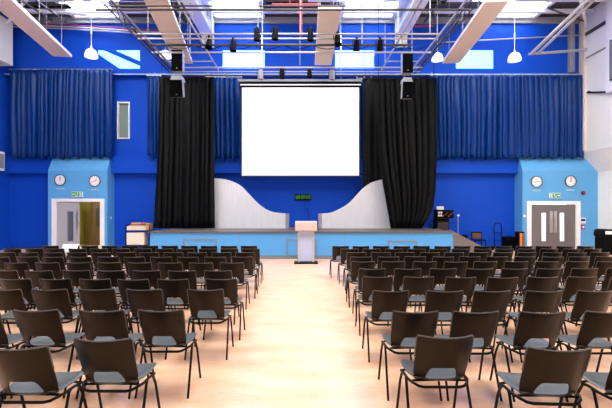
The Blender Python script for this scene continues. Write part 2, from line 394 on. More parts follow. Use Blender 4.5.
# ---------------------------------------------------------------- lighting grid
rig = thing('lighting_grid', 'suspended grid of galvanised pipes holding stage lights below the roof', 'lighting rig', (0, 14, 7))
def rp(mb, m, name='pipe'): return mb.xf(Matrix.Translation((0, -14, -7))).build(name, m, rig, True)
def hz(y, D, x0, x1, r=.03): return MB().tube([(PX(x0, D), D, PZ(y, D)), (PX(x1, D), D, PZ(y, D))], r)
for (y, D, x0, x1, r, m) in [(6, 10.6, 95, 388, .022, pipedark), (9.8, 10.85, 96, 470, .03, pipedark), (34, 12.3, 135, 441, .028, pipem),
                             (38.7, 12.62, 138, 436, .026, pipem), (45, 13.1, 150, 412, .04, pipedark), (52.5, 13.75, 152, 431, .03, pipem),
                             (67.5, 15.1, 172, 422, .03, pipem), (71.6, 15.55, 172, 420, .022, pipem), (75.4, 16.0, 165, 425, .03, pipedark)]:
    rp(hz(y, D, x0, x1, r), m)
zt = 7.06
for (x, y0, y1, r, m) in [(-4.85, 9, 15.9, .03, pipem), (-5.0, 12, 15.9, .035, pipedark), (-3.2, 9.5, 15.6, .03, pipem),
                          (4.2, 9, 15.9, .03, pipem), (4.42, 11.5, 16.0, .035, pipedark), (3.05, 9.5, 15.6, .03, pipem)]:
    rp(MB().tube([(x, y0, zt+.0), (x, y1, zt)], r), m, 'rail')
for sx in (-5.15, 4.55):
    la = MB()
    la.tube([(sx, 9.5, 7.35), (sx, 15.9, 7.35)], .02, 6)
    for k in range(15):
        yy = 9.6+k*.42; la.tube([(sx, yy, 7.35), (sx, yy+.3, 7.06)], .012, 5)
    la.tube([(sx, 9.5, 7.06), (sx, 15.9, 7.06)], .02, 6)
    rp(la, pipedark, 'ladder_truss')
for (xa, xb) in ((-4.85, -3.2), (3.05, 4.2)): rp(MB().tube([(xa, 14.66, 7.04), (xb, 14.66, 7.04)], .02, 6), pipem, 'cross_bar')
for (px, D) in [(118, 11), (148, 12.3), (212, 12.3), (258, 13.1), (262.5, 13.7), (300.5, 12.3), (340, 12.3), (362, 13.1), (398, 12.3), (430, 12.3), (190, 14.5), (300, 15.1), (385, 15.1), (412, 15.1)]:
    x = PX(px, D)
    rp(MB().tube([(x, D, 7.05), (x, D, ZR-.001)], .011, 5), pipem, 'hanger_rod')
# cable loops along the grid
cb = MB()
for k in range(9):
    x0 = -4.4+k*.95; D = 13.1
    pts = [(x0+u*.9, D+.04, 7.0-.12*math.sin(u*PI)) for u in [i/8 for i in range(9)]]
    cb.tube(pts, .012, 5)
rp(cb, blackm, 'cable')

# stage lanterns
def lantern(px, py, D, tilt, label, white_=False, s=1.0, ztop=None):
    c = P(px, py, D)
    g = thing('stage_lantern', label, 'stage light', c, 0, 'stage lights on the lighting grid')
    body = MB().lathe([(.0, -.17), (.075, -.165), (.085, -.1), (.095, -.02), (.095, .13), (.11, .14), (.11, .17), (.09, .17), (.085, .1), (0, .1)], n=14)
    body.xf(Matrix.Rotation(PI-math.radians(tilt), 4, 'X') @ Matrix.Scale(s, 4))
    body.build('lamp_body', greyc if white_ else blackm, g, True)
    yk = MB().tube([(-.12*s, 0, 0), (-.12*s, 0, .16*s), (-.06*s, 0, .21*s), (.06*s, 0, .21*s), (.12*s, 0, .16*s), (.12*s, 0, 0)], .012*s, 6)
    yk.build('yoke', blackmet, g)
    zt_ = (ztop if ztop else 7.0)-c.z
    MB().tube([(0, 0, .21*s), (0, 0, max(zt_, .24*s))], .015, 6).box(-.03, .03, -.03, .03, max(zt_, .24*s)-.05, max(zt_, .24*s)+.01).build('clamp', blackmet, g)
ln = [(209, 43.5, 12.62, 25, 'black stage light, leftmost on the front lighting bars'), (233, 45.5, 12.62, 5, 'black stage light, second from left on the lighting bars'),
      (257, 35, 12.3, 0, 'black stage light, third from left, above the left sun patch'), (275, 34, 12.3, 0, 'black stage light, fourth from left on the lighting bars'),
      (310.5, 35, 12.3, 0, 'black stage light directly left of the centre acoustic raft'), (337.5, 40, 12.3, 20, 'black stage light in front of centre raft right edge'),
      (356.5, 45.5, 12.62, -20, 'tilted black stage light, second from right on the bars'), (380, 45.5, 12.62, -20, 'tilted black stage light, rightmost on the bars')]
for a in ln: lantern(*a[:4], a[4])
lantern(260.5, 74.5, 15.55, 0, 'pale stage light low above the left part of the screen', True, 1.1, 7.0)
lantern(282, 73.5, 15.55, 0, 'dark stage light low above the screen, left of centre', False, 1.1)
lantern(309.5, 73, 15.55, 10, 'dark stage light low above the middle of the screen', False, 1.0)
lantern(332, 75, 15.55, 0, 'pale stage light low above the right part of the screen', True, 1.1)

# speakers
def speaker(x0, x1, y0, y1, D, tilt, label, ztop, grp='speaker pairs flown beside the screen'):
    c = P((x0+x1)/2, (y0+y1)/2, D); W = (x1-x0)*D/F; H = (y1-y0)*D/F
    g = thing('loudspeaker', label, 'speaker', c, 0, grp)
    M = Matrix.Rotation(math.radians(tilt), 4, 'X')
    MB().bevbox(-W/2, W/2, 0, .26, -H/2, H/2, .02).xf(M).build('cabinet', greyc, g)
    MB().bevbox(-W/2+.004, W/2-.004, -.025, -.001, -H/2+.004, H/2-.004, .004).xf(M).build('grille', grille, g)
    MB().box(-.02, .02, -.03, -.0255, -H/2+.08, -H/2+.11).xf(M).build('badge', greyc, g)
    MB().tube([(-W/3, .2, H/2), (-W/3, .2, ztop-c.z)], .01, 5).tube([(W/3, .2, H/2), (W/3, .2, ztop-c.z)], .01, 5).build('hanging_wire', pipem, g) if tilt == 0 else MB().prism([(-W/2, H/2+.02), (W/2, H/2+.02), (W/2-.05, H/2+.17), (-W/2+.05, H/2+.17)], .02, .4).tube([(0, .46, H/2+.1), (0, .46, 7.06-c.z)], .015, 5).box(-.02, .02, .39, .48, H/2+.05, H/2+.12).build('bracket', greyc, g)
speaker(171.5, 182.5, 50, 71, 14.2, 0, 'upper black loudspeaker of the pair left of the screen', 7.04)
speaker(170, 182.5, 80, 97, 14.2, 14, 'lower tilted loudspeaker hanging before the left black curtain', 6.58)
speaker(402.5, 413, 52, 73, 14.2, 0, 'upper black loudspeaker of the pair right of the screen', 7.04)
speaker(402.5, 413, 82, 98.5, 14.2, 12, 'lower tilted loudspeaker hanging before the right black curtain', 6.5)

# pendants
def pendant(px, py, D, w_px, label):
    R = w_px*D/F/2; c = P(px, py, D)
    g = thing('pendant_lamp', label, 'lamp', c, 0, 'round white pendant lamps')
    MB().lathe([(R, -.13), (R*1.0, -.09), (R*.93, -.01), (R*.75, .07), (R*.45, .12), (R*.15, .14), (R*.12, .135), (R*.42, .11), (R*.7, .055), (R*.88, -.02), (R*.96, -.13)], n=24).build('lamp_shade', lampw, g, True)
    MB().lathe([(.03, .13), (.03, .22), (.02, .24), (.012, .26)], n=12).build('lamp_holder', pipem, g, True)
    MB().tube([(0, 0, .25), (0, 0, .55), (0, 0, ZR-.001-c.z)], .012, 6).lathe([(.03, .62), (.03, .78)], n=8).build('rod', pipem, g)
pendant(91.3, 53.2, 13.2, 12.5, 'white dome pendant lamp over the left side of the hall')
pendant(514.5, 56.8, 13.2, 12.5, 'white dome pendant lamp over the right side of the hall')
pendant(437.3, 56.8, 14.6, 11.5, 'white dome pendant lamp between lighting grid and right raft')
pendant(165.5, 54, 16.7, 13, 'white dome pendant lamp behind the upper left loudspeaker')

# pipes on walls
tag(MB().tube([P(12, 24, 17.1), P(60, 26.5, 17.3), P(180, 33.5, 17.3)], .035).tube([P(12, 26.5, 17.1), P(60, 28.5, 17.3), P(180, 35.5, 17.3)], .03).build('wall_conduit', pipem, None, True),
    'pair of pale pipes running along the blue wall, upper left', 'pipe')
tag(MB().tube([P(13, 22.4, 17.1), P(62, 24.8, 17.3), P(182, 31.5, 17.3)], .025).build('sprinkler_pipe', pipered, None, True),
    'thin red pipe running along the blue wall, upper left', 'pipe')
tag(MB().tube([P(440, 42.5, 17.38), P(582, 35, 17.38)], .03).build('wall_conduit', pipem, None, True), 'pale pipe running along the blue wall, upper right', 'pipe')
tag(MB().tube([P(300.8, 0, 13.2), P(300.8, 36, 13.2)], .05).build('sprinkler_drop', pipered, None, True), 'red vertical pipe dropping from the roof at centre', 'pipe')
tag(MB().tube([P(272, 4.5, 14.0), P(320, 4.5, 14.0)], .04).tube([P(290, 4.5, 14.0), (PX(290, 14), 14, ZR-.001)], .015, 5).build('sprinkler_pipe', pipered, None, True), 'red pipe crossing between the two middle rooflights', 'pipe')
tag(MB().tube([P(412, 26.3, 16.9), P(434, 25.8, 16.9)], .04).tube([P(420, 26, 16.9), (PX(420, 16.9), 16.9, ZR-.001)], .015, 5).build('sprinkler_pipe', pipered, None, True), 'short red pipe under the roof right of the beam', 'pipe')
def tray(px0, px1, D, z, label):
    g = thing('cable_tray', label, 'cable tray', (PX(px0, D), D, z), 0, 'dark cable trays under the roof')
    L = PX(px1, D)-PX(px0, D)
    f = MB().box(0, L, -.12, -.1, 0, .07).box(0, L, .1, .12, 0, .07)
    for k in range(int(L/.3)): f.box(.1+k*.3, .13+k*.3, -.1, .1, 0, .02)
    f.build('ladder_frame', pipedark, g)
    for q in (-.05, .0, .06): MB().tube([(0, q, .04), (L*.3, q+.01, .035), (L*.7, q-.01, .045), (L, q, .04)], .018, 6).build('cable', blackm, g)
    for x in (.2, L-.2): MB().box(x-.01, x+.01, -.01, .01, .02, ZR-.001-z).build('hanger', pipedark, g)
tray(262, 308, 15.3, 9.45, 'dark cable tray between the two middle rooflights')
tray(118, 190, 14.9, 9.4, 'dark cable tray under the roof left of the left roof beam')
tray(420, 446, 15.2, 9.42, 'dark cable tray under the roof right of the right roof beam')
tray(14, 70, 15.6, 9.45, 'dark cable tray under the roof at the far left')
for i, (a, b_, lab) in enumerate([(P(20, 0, 13.6), P(52, 20, 16.6), 'thin dark roof pipe slanting at far left'), (P(36, 0, 13.6), P(66, 22, 16.6), 'thin dark roof pipe slanting beside the leftmost rooflight'),
                  (P(440, 3, 13.8), P(424, 22, 16.6), 'thin dark roof pipe slanting right of the right roof beam'), (P(548, 8, 15), P(586, 22, 16.6), 'thin dark roof pipe slanting at the far right corner'),
                  (P(163, 0, 13.8), P(186, 22, 16.6), 'thin dark roof pipe slanting behind the left-centre raft')]):
    tag(MB().tube([a, b_], .035, 6).tube([a, (a.x, a.y, ZR-.001)], .012, 5).tube([b_, (b_.x, b_.y, ZR-.001)], .012, 5).build('roof_pipe', pipedark), lab, 'pipe', 'slanting dark roof pipes')
# U-shaped white pipes at right
D = 15.8
u1 = MB().tube([P(531.5, 53.5, D), P(600, -12, 13.2)], .06).tube([P(538, 53.5, D), P(606, -12, 13.2)], .05).tube([P(529, 54, D), P(584, 50, 16.6)], .055).lathe([(.1, -.04), (.1, .04)], c=tuple(P(584.5, 49.8, 16.6)), n=10)
tag(u1.build('bent_heating_pipes', pipem, None, True), 'bright white pipes angling down from the roof to the right wall', 'pipe')
tag(MB().box(PX(567.5, WU), PX(572.5, WU), WU-.16, WU-.001, PZ(73, WU), PZ(24.5, WU)).box(PX(569.3, WU), PX(570.8, WU), WU-.2, WU-.161, PZ(73, WU), PZ(25, WU)).build('wall_duct', silverp),
    'grey vertical duct on the blue wall above the right curtain', 'duct')

# ---------------------------------------------------------------- curtains
def curtain(name, L, R, y0, y1, D, amp, folds, m, label, rail=True, seed=0, scal=.03, xdisp=.0):
    rnd = random.Random(seed)
    fx = lambda pts, y: (pts if not isinstance(pts, list) else
                         next((a[1]+(b[1]-a[1])*(y-a[0])/(b[0]-a[0]) for a, b in zip(pts, pts[1:]) if a[0] <= y <= b[0]), pts[-1][1]))
    nu = folds*8; nv = 16
    ph = [0.0]
    for k in range(nu): ph.append(ph[-1]+(.25+1.5*rnd.random()*(.5+(k//8*7 % 5)/4)))
    # smooth warp
    for _ in range(3): ph = [ph[0]]+[(ph[i-1]+ph[i]+ph[i+1])/3 for i in range(1, nu)]+[ph[-1]]
    ph = [p/ph[-1]*folds*2*PI for p in ph]
    am = [.35+.75*rnd.random() for _ in range(folds+2)]
    vs = []; 
    for j in range(nv+1):
        v = j/nv; y = y0+(y1-y0)*v
        a = fx(L, y); b_ = fx(R, y); 
        for i in range(nu+1):
            u = i/nu; p = ph[i]; A = am[int(p/(2*PI))]*(.55+.45*min(1, v*2.5))
            dy = amp*A*(math.sin(p+.5*math.sin(v*3+i*.05))+.25*math.sin(2.3*p+1+v))
            dx = amp*.35*math.cos(p)*(1 if 0 < i < nu else 0)
            z = PZ(y, D)+(scal*math.sin(p*.5+A)*A*3 if j == nv else 0)
            vs.append((PX(a+(b_-a)*u, D)+dx, D+dy, z))
    fs = [(j*(nu+1)+i, j*(nu+1)+i+1, (j+1)*(nu+1)+i+1, (j+1)*(nu+1)+i) for j in range(nv) for i in range(nu)]
    o = MB().add(vs, fs)
    me_o = o.build(name, m, None, False)
    for pgn in me_o.data.polygons: pgn.use_smooth = True
    md = me_o.modifiers.new('thick', 'SOLIDIFY'); md.thickness = .012; md.offset = 0
    tag(me_o, label, 'curtain')
    if rail:
        a = fx(L, y0); b_ = fx(R, y0)
        rl = MB().box(PX(a, D)-.02, PX(b_, D)+.02, D-.02, D+.02, PZ(y0, D)+.005, PZ(y0, D)+.035)
        if D > 17: 
            for q in (.02, .5, .98): rl.box(PX(a, D)+(PX(b_, D)-PX(a, D))*q-.02, PX(a, D)+(PX(b_, D)-PX(a, D))*q+.02, WU-.03, WU-.0005, PZ(y0, D)+.005, max(PZ(y0, D)+.03, zl_top+.06)).box(PX(a, D)+(PX(b_, D)-PX(a, D))*q-.01, PX(a, D)+(PX(b_, D)-PX(a, D))*q+.01, D+.02, WU-.03, PZ(y0, D)+.01, PZ(y0, D)+.03)
        else:
            for q in (.05, .95): rl.tube([(PX(a, D)+(PX(b_, D)-PX(a, D))*q, D, PZ(y0, D)+.03), (PX(a, D)+(PX(b_, D)-PX(a, D))*q, D, ZR-.001)], .012, 5)
        rl.build('curtain_rail', pipem if D > 17 else blackmet, me_o)
    return me_o
curtain('blue_curtain', 9.5, 112.5, 69.8, 157.5, 17.3, .13, 22, bluecur, 'wide blue curtain hanging at the far left above the doorway', seed=1)
curtain('blue_curtain', 147, 160, 76, 156.5, 17.3, .09, 3, bluecur, 'narrow blue curtain strip showing left of the left black curtain', seed=2)
curtain('blue_curtain', 206, 241.5, 77.5, 158.5, 17.3, .09, 6, bluecur, 'blue curtain between the left black curtain and the screen', seed=3)
curtain('blue_curtain', 357, 372, 79, 158.5, 17.36, .05, 4, bluecur, 'blue curtain sliver at the right edge of the screen', seed=8)
curtain('blue_curtain', 430, 583, 75.5, 158, 17.3, .13, 31, bluecur, 'wide blue curtain hanging at the far right above the doorway', seed=4)
curtain('black_curtain', [(70, 159), (150, 157.5), (190, 155), (229, 153.5)], [(70, 214), (180, 214), (229, 214.5)], 78, 228, 16.2, .14, 11, blackcur,
        'tall black stage curtain on the left reaching the stage floor', seed=5, scal=.0)
curtain('black_curtain', 363, 404, 79, 227.5, 16.95, .08, 6, blackcur, 'black curtain panel beside the screen, behind the right scenery board', seed=9, scal=.0)
curtain('black_curtain', [(70, 375), (150, 379), (180, 382.5), (205, 387), (230, 391.5)], [(70, 437), (150, 437), (190, 435.5), (215, 431), (230, 420)], 79, 228.3, 15.8, .13, 10, blackcur,
        'tall black stage curtain on the right, gathered inwards at its foot', seed=6, scal=.0)

# ---------------------------------------------------------------- projection screen
D = 16.9
g = thing('projection_screen', 'large blank white projection screen hanging between the curtains', 'projection screen', P(300.5, 130, D))
c = P(300.5, 130, D)
def loc(mb): return mb.xf(Matrix.Translation(-c))
loc(MB().box(PX(242, D), PX(359, D), D, D+.01, PZ(175.3, D), PZ(87.5, D))).build('screen_surface', screenm, g)
loc(MB().box(PX(241.3, D), PX(242, D), D-.002, D+.012, PZ(175.3, D), PZ(87.5, D)).box(PX(359, D), PX(359.8, D), D-.002, D+.012, PZ(175.3, D), PZ(87.5, D))
    .box(PX(241.3, D), PX(359.8, D), D-.003, D+.013, PZ(87.5, D), PZ(86.3, D))).build('border', blackm, g)
loc(MB().tube([(PX(240.8, D), D+.005, PZ(176, D)), (PX(360.5, D), D+.005, PZ(176, D))], .03)).build('bottom_bar', mat('dark_grey_bar', lin(70, 70, 80), .5), g, True)
loc(MB().bevbox(PX(240, D), PX(361, D), D-.1, D+.12, PZ(86.2, D), PZ(82, D), .02)).build('housing', blackm, g)
loc(MB().box(PX(240.5, D), PX(360.5, D), D-.115, D-.101, PZ(86.1, D), PZ(85.0, D))).build('housing_edge', white, g)
loc(MB().box(PX(238, D), PX(362, D), D-.05, D+.1, PZ(81.8, D), PZ(79.5, D))).build('mounting_track', silverp, g)
loc(MB().tube([(PX(262, D), D, PZ(80, D)), (PX(262, D), D, ZR-.001)], .01, 5).tube([(PX(341, D), D, PZ(80, D)), (PX(341, D), D, ZR-.001)], .01, 5)).build('hanging_wire', pipem, g)

# ---------------------------------------------------------------- stage
SF = 14.15; ZS = PZ(231.5, SF); X0 = PX(150, SF); X1 = PX(453, SF)
st = thing('stage', 'raised stage with light blue front and brown floor edge', 'stage', (0, SF, 0))
def sl(mb): return mb.xf(Matrix.Translation((0, -SF, 0)))
sl(MB().box(X0-.03, X1+.03, SF-.05, WR-.022, ZS-.05, ZS)).build('deck', stagetop, st)
sl(MB().box(X0, X1, SF, WR-.03, .12, ZS-.051)).build('front_panel', stageblue, st)
sl(MB().box(X0+.02, X1-.02, SF+.02, WR-.05, 0, .119)).build('plinth', greytrim, st)
for (a, b_, y0, y1) in [(183.5, 217, 239, 256), (286.5, 316.5, 239, 256), (387.5, 417, 240.5, 256)]:
    x0_, x1_, z0_, z1_ = PX(a, SF), PX(b_, SF), PZ(y1, SF), PZ(y0, SF)
    o = sl(MB().slab(x0_, x1_, z0_, z1_, [(x0_+.05, x1_-.05, z0_+.04, z1_-.05)], SF-.02, SF-.001)).build('access_panel', greytrim, st)
sl(MB().box(PX(239, SF), PX(239.4, SF), SF-.004, SF-.0005, .13, ZS-.11).box(PX(344, SF), PX(344.4, SF), SF-.004, SF-.0005, .13, ZS-.11)).build('panel_seam', greytrim, st)
# stage steps at the right
sp = thing('stage_steps', 'dark wooden steps with sloping side at the right end of the stage', 'steps', (X1+.04, SF+.6, 0))
n = 5
for k in range(n):
    MB().box(k*.3, (k+1)*.3+.02, .06, 1.3, (ZS-.02)*(n-k)/(n+1)-.04, (ZS-.02)*(n-k)/(n+1)).build('tread', stagetop, sp)
MB().prism([(0, 0), (0, ZS+.02), (.1, ZS+.02), (n*.3+.25, .12), (n*.3+.25, 0)], 0, .05).build('stringer', mat('grey_brown_stringer', lin(110, 100, 98), .6, var=.1), sp)
MB().prism([(0, 0), (0, ZS+.02), (.1, ZS+.02), (n*.3+.25, .12), (n*.3+.25, 0)], 1.31, 1.36).build('stringer', mat('grey_brown_board', lin(110, 100, 98), .6, var=.1), sp)

# silver wings
D = 16.55
def wing(pts, label, posts):
    poly = [(PX(a, D), PZ(b_, D)) for a, b_ in pts]
    zb = ZS+.002
    poly = [(x, max(z, zb)) for x, z in poly]
    cx = sum(p[0] for p in poly)/len(poly)
    g = thing('scenery_flat', label, 'scenery board', (cx, D, zb))
    MB().prism([(x-cx, z-zb) for x, z in poly], 0, .06).build('board', silver, g)
    for (a, b_, y) in posts:
        MB().box(PX(a, D)-cx, PX(b_, D)-cx, -.05, .3, 0, PZ(y, D)-zb).build('end_post', silverp, g)
    for sx in (.3, .75):
        x = poly[0][0]+(poly[-1][0]-poly[0][0])*sx-cx
        MB().tube([(x, .065, .9), (x, .2, .02)], .02, 6).box(x-.02, x+.02, .061, .25, 0, .03).build('brace', blackmet, g)
def smooth_pts(p, n=6):
    out = []
    for i in range(len(p)-1):
        a = p[max(i-1, 0)]; b_ = p[i]; c_ = p[i+1]; d = p[min(i+2, len(p)-1)]
        for k in range(n):
            t = k/n
            out.append(tuple(.5*((2*b_[q])+(-a[q]+c_[q])*t+(2*a[q]-5*b_[q]+4*c_[q]-d[q])*t*t+(-a[q]+3*b_[q]-3*c_[q]+d[q])*t**3) for q in (0, 1)))
    return out+[p[-1]]
curveL = smooth_pts([(207, 178), (215, 178.4), (223, 179), (232, 181.3), (241, 186), (248, 193), (256, 201.5), (264, 208), (273, 212), (285.5, 213.5)])
wing([(207, 230)]+curveL+[(285.5, 230)], 'silver curved scenery board sweeping down at the left of stage', [(285.6, 289, 213.6)])
curveR = smooth_pts([(322, 213.5), (332, 212.3), (343, 207), (350, 202), (358, 193.5), (364, 187.5), (372, 182.3), (383, 179.5), (396, 178.5)])
wing([(322, 230)]+curveR+[(396, 230)], 'silver curved scenery board sweeping up at the right of stage', [(318.4, 321.9, 213.6)])

# ---------------------------------------------------------------- digital clock
D = 17.72
c = P(303, 197, D)
g = thing('digital_clock', 'black digital clock with green digits on the blue stage wall', 'clock', c)
MB().bevbox(-.36, .36, -.03, .06, -.12, .12, .01).build('case', blackm, g)
SEG = {'0': 'abcdef', '1': 'bc'}
def digit(mb, x, w_, h_, segs):
    t = .014
    if 'a' in segs: mb.box(x, x+w_, -.036, -.0305, h_-t, h_)
    if 'd' in segs: mb.box(x, x+w_, -.036, -.0305, -h_, -h_+t)
    if 'g' in segs: mb.box(x, x+w_, -.036, -.0305, -t/2, t/2)
    for s_, xx, z0, z1 in (('f', x, 0, h_), ('e', x, -h_, 0), ('b', x+w_-t, 0, h_), ('c', x+w_-t, -h_, 0)):
        if s_ in segs: mb.box(xx, xx+t, -.036, -.0305, z0, z1)
mb = MB()
for i, x in enumerate([-.31, -.21, -.08, .02, .15, .25]): digit(mb, x, .07, .065, 'abcdef')
for x in (-.115, .115):
    mb.box(x-.008, x+.008, -.036, -.0305, .025, .041).box(x-.008, x+.008, -.036, -.0305, -.041, -.025)
mb.build('digits', ledg, g)
MB().box(.08, .09, 0, .06, -.78, -.121).build('power_cable', blackm, g)

# wall clocks
def clock(px, py, h, m_, label, hand):
    c = P(px, py, TF); c.y = TF-.001
    g = thing('wall_clock', label, 'clock', c, 0, 'round wall clocks above the doors')
    R = .235
    MB().lathe([(R*.93, -.05), (R, -.055), (R*1.02, -.03), (R*1.02, 0)][::-1]+[(R*.93, -.05), (R*.9, -.03)], n=32, axis='y').build('rim', pipedark, g, True)
    MB().lathe([(R*.92, -.032), (R*.92, -.025)], n=32, axis='y').build('dial', white, g)
    mb = MB()
    for k in range(12):
        a = k*PI/6
        q = MB().box(-.007, .007, -.037, -.0325, R*.72, R*.86).xf(Matrix.Rotation(a, 4, 'Y')); mb.add(q.v, q.f)
    mb.build('hour_marks', blackm, g)
    MB().box(-.012, .012, -.042, -.0375, -.03, R*.5).xf(Matrix.Rotation(h, 4, 'Y')).build('hour_hand', hand, g)
    MB().box(-.008, .008, -.047, -.0425, -.04, R*.75).xf(Matrix.Rotation(m_, 4, 'Y')).build('minute_hand', hand, g)
    MB().box(-.17, .17, -.012, 0, -R-.16, -R-.09).build('name_plate', mat('pale_plate', lin(150, 190, 205), .5), g)
rd = math.radians
clock(60.5, 180, rd(0), rd(2), 'white wall clock with upright hands, left above the open door', blackm)
clock(95, 181, rd(65), rd(245), 'white wall clock with reddish slanting hands, right above the open door', redh)
clock(536.3, 181.8, rd(262), rd(85), 'white wall clock with green hands, left above the closed double door', greenh)
clock(570.3, 181.3, rd(2), rd(0), 'white wall clock with upright hands, right above the closed double door', blackm)

# exit signs (pictogram: arrow, running man, door)
def exit_sign(x0, x1, y0, y1, label, flip):
    c = P((x0+x1)/2, (y0+y1)/2, TF); c.y = TF-.001; W = (x1-x0)*TF/F; H = (y1-y0)*TF/F
    g = thing('exit_sign', label, 'exit sign', c, 0, 'green exit signs')
    MB().bevbox(-W/2, W/2, -.06, 0, -H/2, H/2, .008).build('case', signw, g)
    s = -1 if flip else 1
    gp = MB()
    def b_(a, b2, c_, d, mb=gp, y=-.0615):
        a, b2 = sorted((a*s, b2*s)); mb.box(a*W, b2*W, y-.003, y, c_*H, d*H)
    b_(-.46, -.14, -.4, .4); b_(-.10, .22, -.4, .4); b_(.26, .46, -.4, .4)
    gp.build('green_panel', green, g)
    wp = MB()
    wp.prism([(s*-.42*W, 0), (s*-.3*W, .28*H), (s*-.3*W, .1*H), (s*-.18*W, .1*H), (s*-.18*W, -.1*H), (s*-.3*W, -.1*H), (s*-.3*W, -.28*H)], -.068, -.065)
    # running man
    wp.lathe([(.02, -.068), (.02, -.065)], c=(s*.09*W, 0, .25*H), n=10, axis='y')
    wp.prism([(s*.03*W, .15*H), (s*.1*W, .15*H), (s*.07*W, -.1*H), (s*.0*W, -.1*H)], -.068, -.065)
    wp.prism([(s*.0*W, -.1*H), (s*.04*W, -.1*H), (s*-.04*W, -.33*H), (s*-.08*W, -.33*H)], -.0685, -.065)
    wp.prism([(s*.04*W, -.1*H), (s*.08*W, -.1*H), (s*.14*W, -.2*H), (s*.11*W, -.33*H)], -.069, -.065)
    wp.prism([(s*.1*W, .12*H), (s*.17*W, .02*H), (s*.16*W, -.03*H), (s*.09*W, .05*H)], -.0693, -.065)
    wp.box(*sorted((s*.31*W, s*.41*W)), -.068, -.065, -.3*H, .3*H)
    wp.build('pictogram', signw, g)
exit_sign(72, 83, 191.8, 196.8, 'green and white exit sign above the open door, left side', False)
exit_sign(549, 560, 193, 198.2, 'green and white exit sign above the closed double door', True)

# small wall items
c = P(583, 193, TF); c.y = TF-.001
g = thing('fire_alarm_sounder', 'small dark red alarm sounder right of the exit sign', 'alarm', c)
MB().lathe([(.085, 0), (.085, -.04), (.07, -.05)], n=16, axis='y').build('base', blackm, g, True)
MB().lathe([(.065, -.051), (.06, -.09), (.03, -.11), (0, -.115)], n=16, axis='y').build('dome', redm, g, True)
c = P(582.3, 220.5, TF); c.y = TF-.001
g = thing('alarm_control_panel', 'white control box with dark display right of the double door', 'control panel', c)
MB().bevbox(-.12, .12, -.05, 0, -.12, .12, .01).build('case', white, g)
MB().box(-.09, .09, -.054, -.0505, -.03, .07).build('display', mat('dark_blue_display', lin(40, 60, 100), .2), g)
c = P(582.5, 227, TF); c.y = TF-.001
g = thing('fire_call_point', 'red fire call point below the white control box', 'call point', c)
MB().bevbox(-.075, .075, -.05, 0, -.09, .08, .01).build('case', redm, g)
MB().box(-.04, .04, -.054, -.0505, -.04, .04).build('glass', white, g)
c = P(524.5, 216, TF); c.y = TF-.001
tag(MB().bevbox(-.045, .045, -.015, 0, -.045, .045, .004).box(-.012, .012, -.022, -.0155, -.02, .02).build('light_switch', white, None, loc=c), 'white light switch on the right porch left of the double door', 'switch')
c = Vector((PX(107.3, TF)+.001, 17.45, PZ(218, 17.45)))
tag(MB().bevbox(0, .02, -.05, .05, -.05, .05, .004).box(.0205, .028, -.012, .012, -.02, .02).build('light_switch', white, None, loc=c), 'small white switch on the side of the left porch', 'switch')
# white speaker/box at left edge
c = P(1.0, 161, 17.0)
g = thing('wall_heater', 'white box on the left wall at the edge of the picture', 'wall box', (XL+.001, 17.0, PZ(161, 17.0)))
MB().bevbox(0, .22, -.2, .2, -.4, .4, .015).build('case', white, g)
MB().box(.221, .225, -.15, .15, -.3, .3).build('grille', silverp, g)

# ---------------------------------------------------------------- lectern
D = 13.1
g = thing('lectern', 'pale lectern with glass column on a dark base before the stage', 'lectern', (PX(306, D), D, 0))
MB().bevbox(-.38, .38, -.28, .28, 0, .035, .01).build('base', blackm, g)
MB().prismx([(-.2, 1.04), (-.26, 1.06), (-.26, 1.3), (.22, 1.34), (.22, 1.30), (.0, 1.04)], -.345, .345).build('reading_top', mat('pale_pink_wood', lin(205, 182, 172), .5, var=.04, scale=8, stretch=(1, 1, 8)), g)
for s in (-1, 1): MB().bevbox(s*.23-.035, s*.23+.035, -.06, .06, .035, 1.08, .01).build('upright', mat('pale_grey_upright', lin(190, 182, 188), .4), g)
MB().box(-.19, .19, -.03, .02, .06, 1.05).build('acrylic_panel', frost, g)
MB().tube([(.1, .1, 1.3), (.1, .13, 1.45), (.06, .0, 1.72)], .008, 6).lathe([(.016, 0), (.016, .05)], c=(.06, 0, 1.7), n=8).build('microphone', blackm, g)

# ---------------------------------------------------------------- trolley and boxes at left
D = 16.8
x0_, x1_ = PX(128, D), PX(152, D); xm = (x0_+x1_)/2
g = thing('storage_trolley', 'black framed wheeled trolley beside the left end of the stage', 'trolley', (xm, D, 0))
hw = (x1_-x0_)/2-.02
for sx in (-1, 1):
    for sy in (-.25, .25): MB().tube([(sx*hw, sy, .08), (sx*hw, sy, 1.12)], .018, 6).build('post', blackmet, g)
for z in (.28, .87): MB().box(-hw-.01, hw+.01, -.27, .27, z-.03, z).build('shelf', blackmet, g)
MB().tube([(-hw+.2, -.25, 1.1), (-hw+.2, -.25, 1.28), (hw-.3, -.25, 1.28), (hw-.3, -.25, 1.1)], .014, 6).tube([(-hw, -.25, 1.1), (hw, -.25, 1.1)], .014, 6).build('handle', blackmet, g)
for sx in (-1, 1):
    for sy in (-.25, .25): MB().tube([(sx*hw-.015, sy, .045), (sx*hw+.015, sy, .045)], .045, 12).build('wheel', blackm, g)
tag(MB().bevbox(xm-.46, xm+.26, D-.22, D+.2, .282, .78, .01).box(xm-.45, xm+.25, D-.225, D-.221, .69, .70).build('storage_box', cardb), 'large cream box on the lower shelf of the trolley', 'box')
tag(MB().bevbox(xm-.46, xm+.3, D-.2, D+.2, .872, 1.04, .01).build('storage_box', cardb), 'shallow cream box on the upper shelf of the trolley', 'box')
fp = MB()
